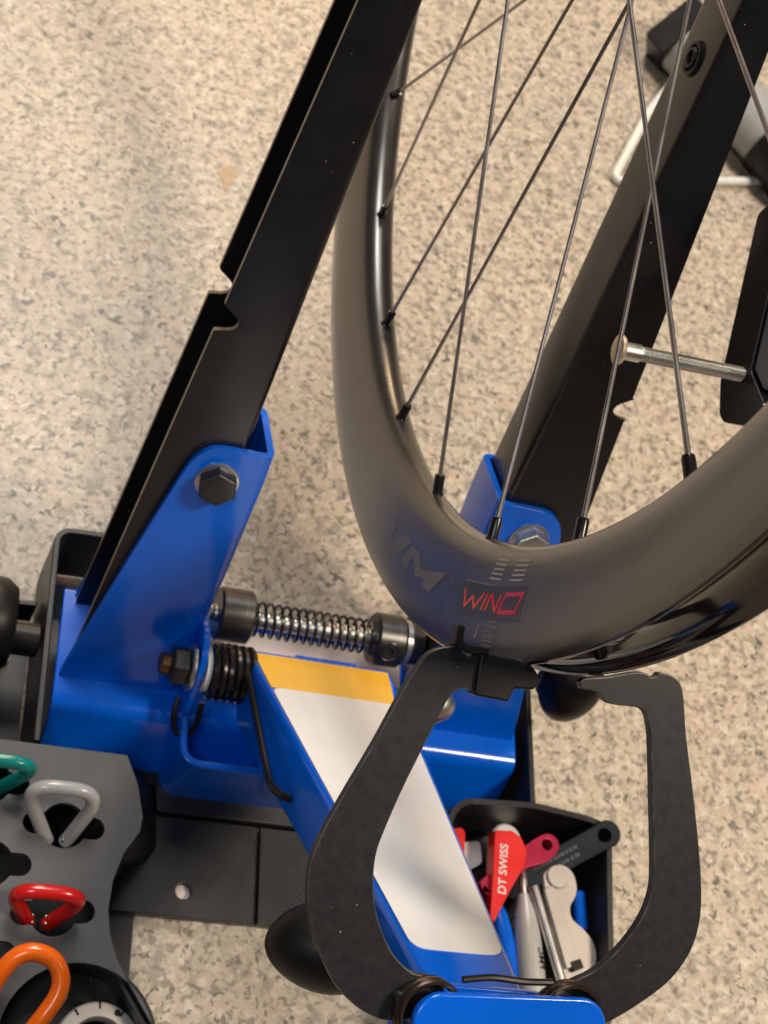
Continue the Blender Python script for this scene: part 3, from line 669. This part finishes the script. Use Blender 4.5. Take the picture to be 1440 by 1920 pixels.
arm_o = [(0, -6.5), (LL - 3, -7.0)] + [(LL - 3 + 7.4 * cos(a), 7.4 * sin(a)) for a in [radians(q) for q in range(-70, 71, 20)]] + [(LL - 3, 7.0), (0, 6.5), (-4, 3), (-4, -3)]
ab = obj('body', prism_holes(arm_o, [circle(LL - 4.2, 0, 3.3, 14)], bl_a, d_, s_, n_v, 7), 'cap', bt, bevel=0.8, angle=25)
for row in (-2.0, 2.0):
    bars = []
    xx = 16.0
    while xx < 40:
        w_ = random.uniform(1.0, 2.6); bars.append(prism([(xx, row - 0.9), (xx + w_, row - 0.9), (xx + w_, row + 0.9), (xx, row + 0.9)], bl_a + n_v * 7.02, d_, s_, n_v, 0.1)); xx += w_ + random.uniform(0.5, 1.0)
    obj('worn_lettering', join(*bars), 'faint_lettering', ab, smooth=False)
pt = thing('craft_knife', 'silver grey pen shaped knife with metal tip in the tray', 'knife', (130, -295, -410))
pa, pb = V3(127.6, -270, -403), V3(129.5, -330, -403); pd = (pb - pa).normalized(); PL = (pb - pa).length
obj('tip', lathe([(0.6, -9), (2.0, -6), (2.4, -1), (2.2, 4), (3.4, 6)], pa, pd, 18), 'steel', pt)
pbody = obj('body', lathe([(3.6, 5), (4.2, 9), (5.6, 14), (6.6, 24), (7.2, 42), (7.2, PL)], pa, pd, 28), 'pen', pt)
lettering('FMC', pa + pd * 38 + V3(3.5, 0, 6.6), -pd, V3(0.86, 0, -0.5), 5.5, 'cap', pbody)
ct2 = thing('chrome_rod', 'slim chromed steel rod lying beside the silver knife', 'rod', (140, -295, -408))
obj('shank', tube([(130.6, -272, -397.5), (142.0, -317, -396.5), (145.5, -332, -396.5)], 2.6, 16), 'steel', ct2)
gt_o = [(136, -266.5), (140.8, -261.1), (147.0, -259.4), (152.6, -262.6), (154.6, -269.4), (153.5, -275.0), (150.1, -280.8), (150.8, -286.7), (156.8, -291.5), (161.6, -297.1), (163.0, -304.9), (160.2, -313.0), (150, -324), (143, -322)]
gt = thing('nipple_gauge', 'flat grey metal plate tool with rounded lobes in the tray', 'plate tool', (150, -290, -400))
gbody = obj('body', prism_holes(spline(gt_o, 4), [circle(143.4, -266.2, 3.2, 16)], (0, 0, -399.5), t=3.0, **XY), 'gauge_grey', gt, bevel=0.5, angle=40)
obj('slide', prism(round_poly([(134.6, -273.5), (140.2, -271.5), (152.6, -309), (144.5, -313)], 1.5, 3), (0, 0, -396.4), t=2.6, **XY), 'gauge_grey', gt, bevel=0.6)
obj('slide_end', prism([(146.5, -309.4), (152.2, -307.2), (153.8, -311.6), (148.2, -314)], (0, 0, -396.3), t=3.2, **XY), 'cap', gt, bevel=0.4)
obj('eyelet', lathe([(3.3, 0), (5.6, 0), (6.0, 0.8), (5.6, 1.5), (3.3, 1.5)], (143.4, -266.2, -396.4), (0, 0, 1), 24), 'gauge_grey', gbody)
bh = thing('screwdriver', 'shiny blue handled tool lying along the caliper arm in the tray', 'screwdriver', (120, -305, -412))
obj('handle', lathe([(0.5, -4), (3.0, -3), (4.6, 2), (5.4, 20), (5.8, 46)], (114.5, -283, -408), (0.22, -0.97, 0), 24), 'blue', bh)
bb = thing('blue_marker', 'blue stub of a tool peeping out behind the grey plate tool', 'marker', (159, -280, -408))
obj('stub', lathe([(2.5, 0), (3.4, 0.8), (3.4, 20)], (159.4, -270, -404), (0, -1, 0), 20), 'blue', bb)
wt = thing('tyre_lever', 'white plastic lever half hidden behind the white label and red key', 'lever', (100, -258, -414))
obj('body', prism(round_poly([(86, -262), (92, -250), (107, -247), (108, -259), (96, -266)], 2.5, 3), (0, 0, -414), t=5, **XY), 'white', wt, bevel=0.7, angle=25)
wd = thing('white_cap', 'small round white cap behind the red spoke key', 'cap', (122, -243.5, -412))
obj('body', lathe([(8, 0), (8.4, 1), (8.4, 4), (7.4, 5), (0.1, 5.2)], (122.5, -244.5, -414), (0, 0, 1), 28), 'white', wd)
r2 = thing('red_spoke_key', 'second red key mostly hidden behind the white arm label', 'spoke key', (88, -251, -410))
obj('body', prism(round_poly([(82, -247), (92.8, -244.5), (94.6, -247), (93.8, -258), (86, -262)], 1.5, 3), (0, 0, -408), t=8, **XY), 'red', r2, bevel=0.7)

sbl = thing('steel_blade', 'small bright steel blade lying in the far left tray', 'blade', (-150, -192, -424))
obj('body', prism([(-158, -214), (-154, -216), (-141, -184.5), (-141.6, -182.5), (-143.5, -184)], (0, 0, -412), t=1.2, **XY), 'steel', sbl, bevel=0.3)
obj('handle', lathe([(3.5, 0), (4, 2), (4, 26), (3, 28)], (-156, -214, -413), (-0.3, -0.6, -0.5), 16), 'cap', sbl)
# ------------------------------------------------------------------ things lying on the floor behind
tu = thing('grey_tube', 'thick grey tube with a black end cap lying on the floor behind', 'tube', (320, 400, GROUND))
ta, tdv = V3(303, 416, -411), V3(0.64, -0.768, 0).normalized()
obj('tube_body', lathe([(21.5, 8), (23, 9), (23, 330), (22, 332), (0.1, 332)], ta, tdv, 36), 'tube_grey', tu)
obj('end_cap', lathe([(0.1, -14), (30, -13), (34, -10), (34, 7), (32, 9), (23.4, 9.4)], ta, tdv, 4, 0.8), 'cap', tu, bevel=4, segs=3)
obj('shade_ring', lathe([(23.2, 108), (25, 108.5), (25, 150), (23.2, 150.5)], ta, tdv, 36), 'cap', tu)  # black ring added for the shade under the tube
wr = thing('bent_wire', 'silver bent wire stand lying on the floor by the grey tube', 'wire stand', (265, 290, GROUND))
obj('wire', tube(round_path([(318, 408, -432.4), (284, 354, -432.4), (243, 268, -432.4), (353, 303, -432.4), (470, 342, -432.4)], 11, 7), 3.4, 14), 'wire', wr)
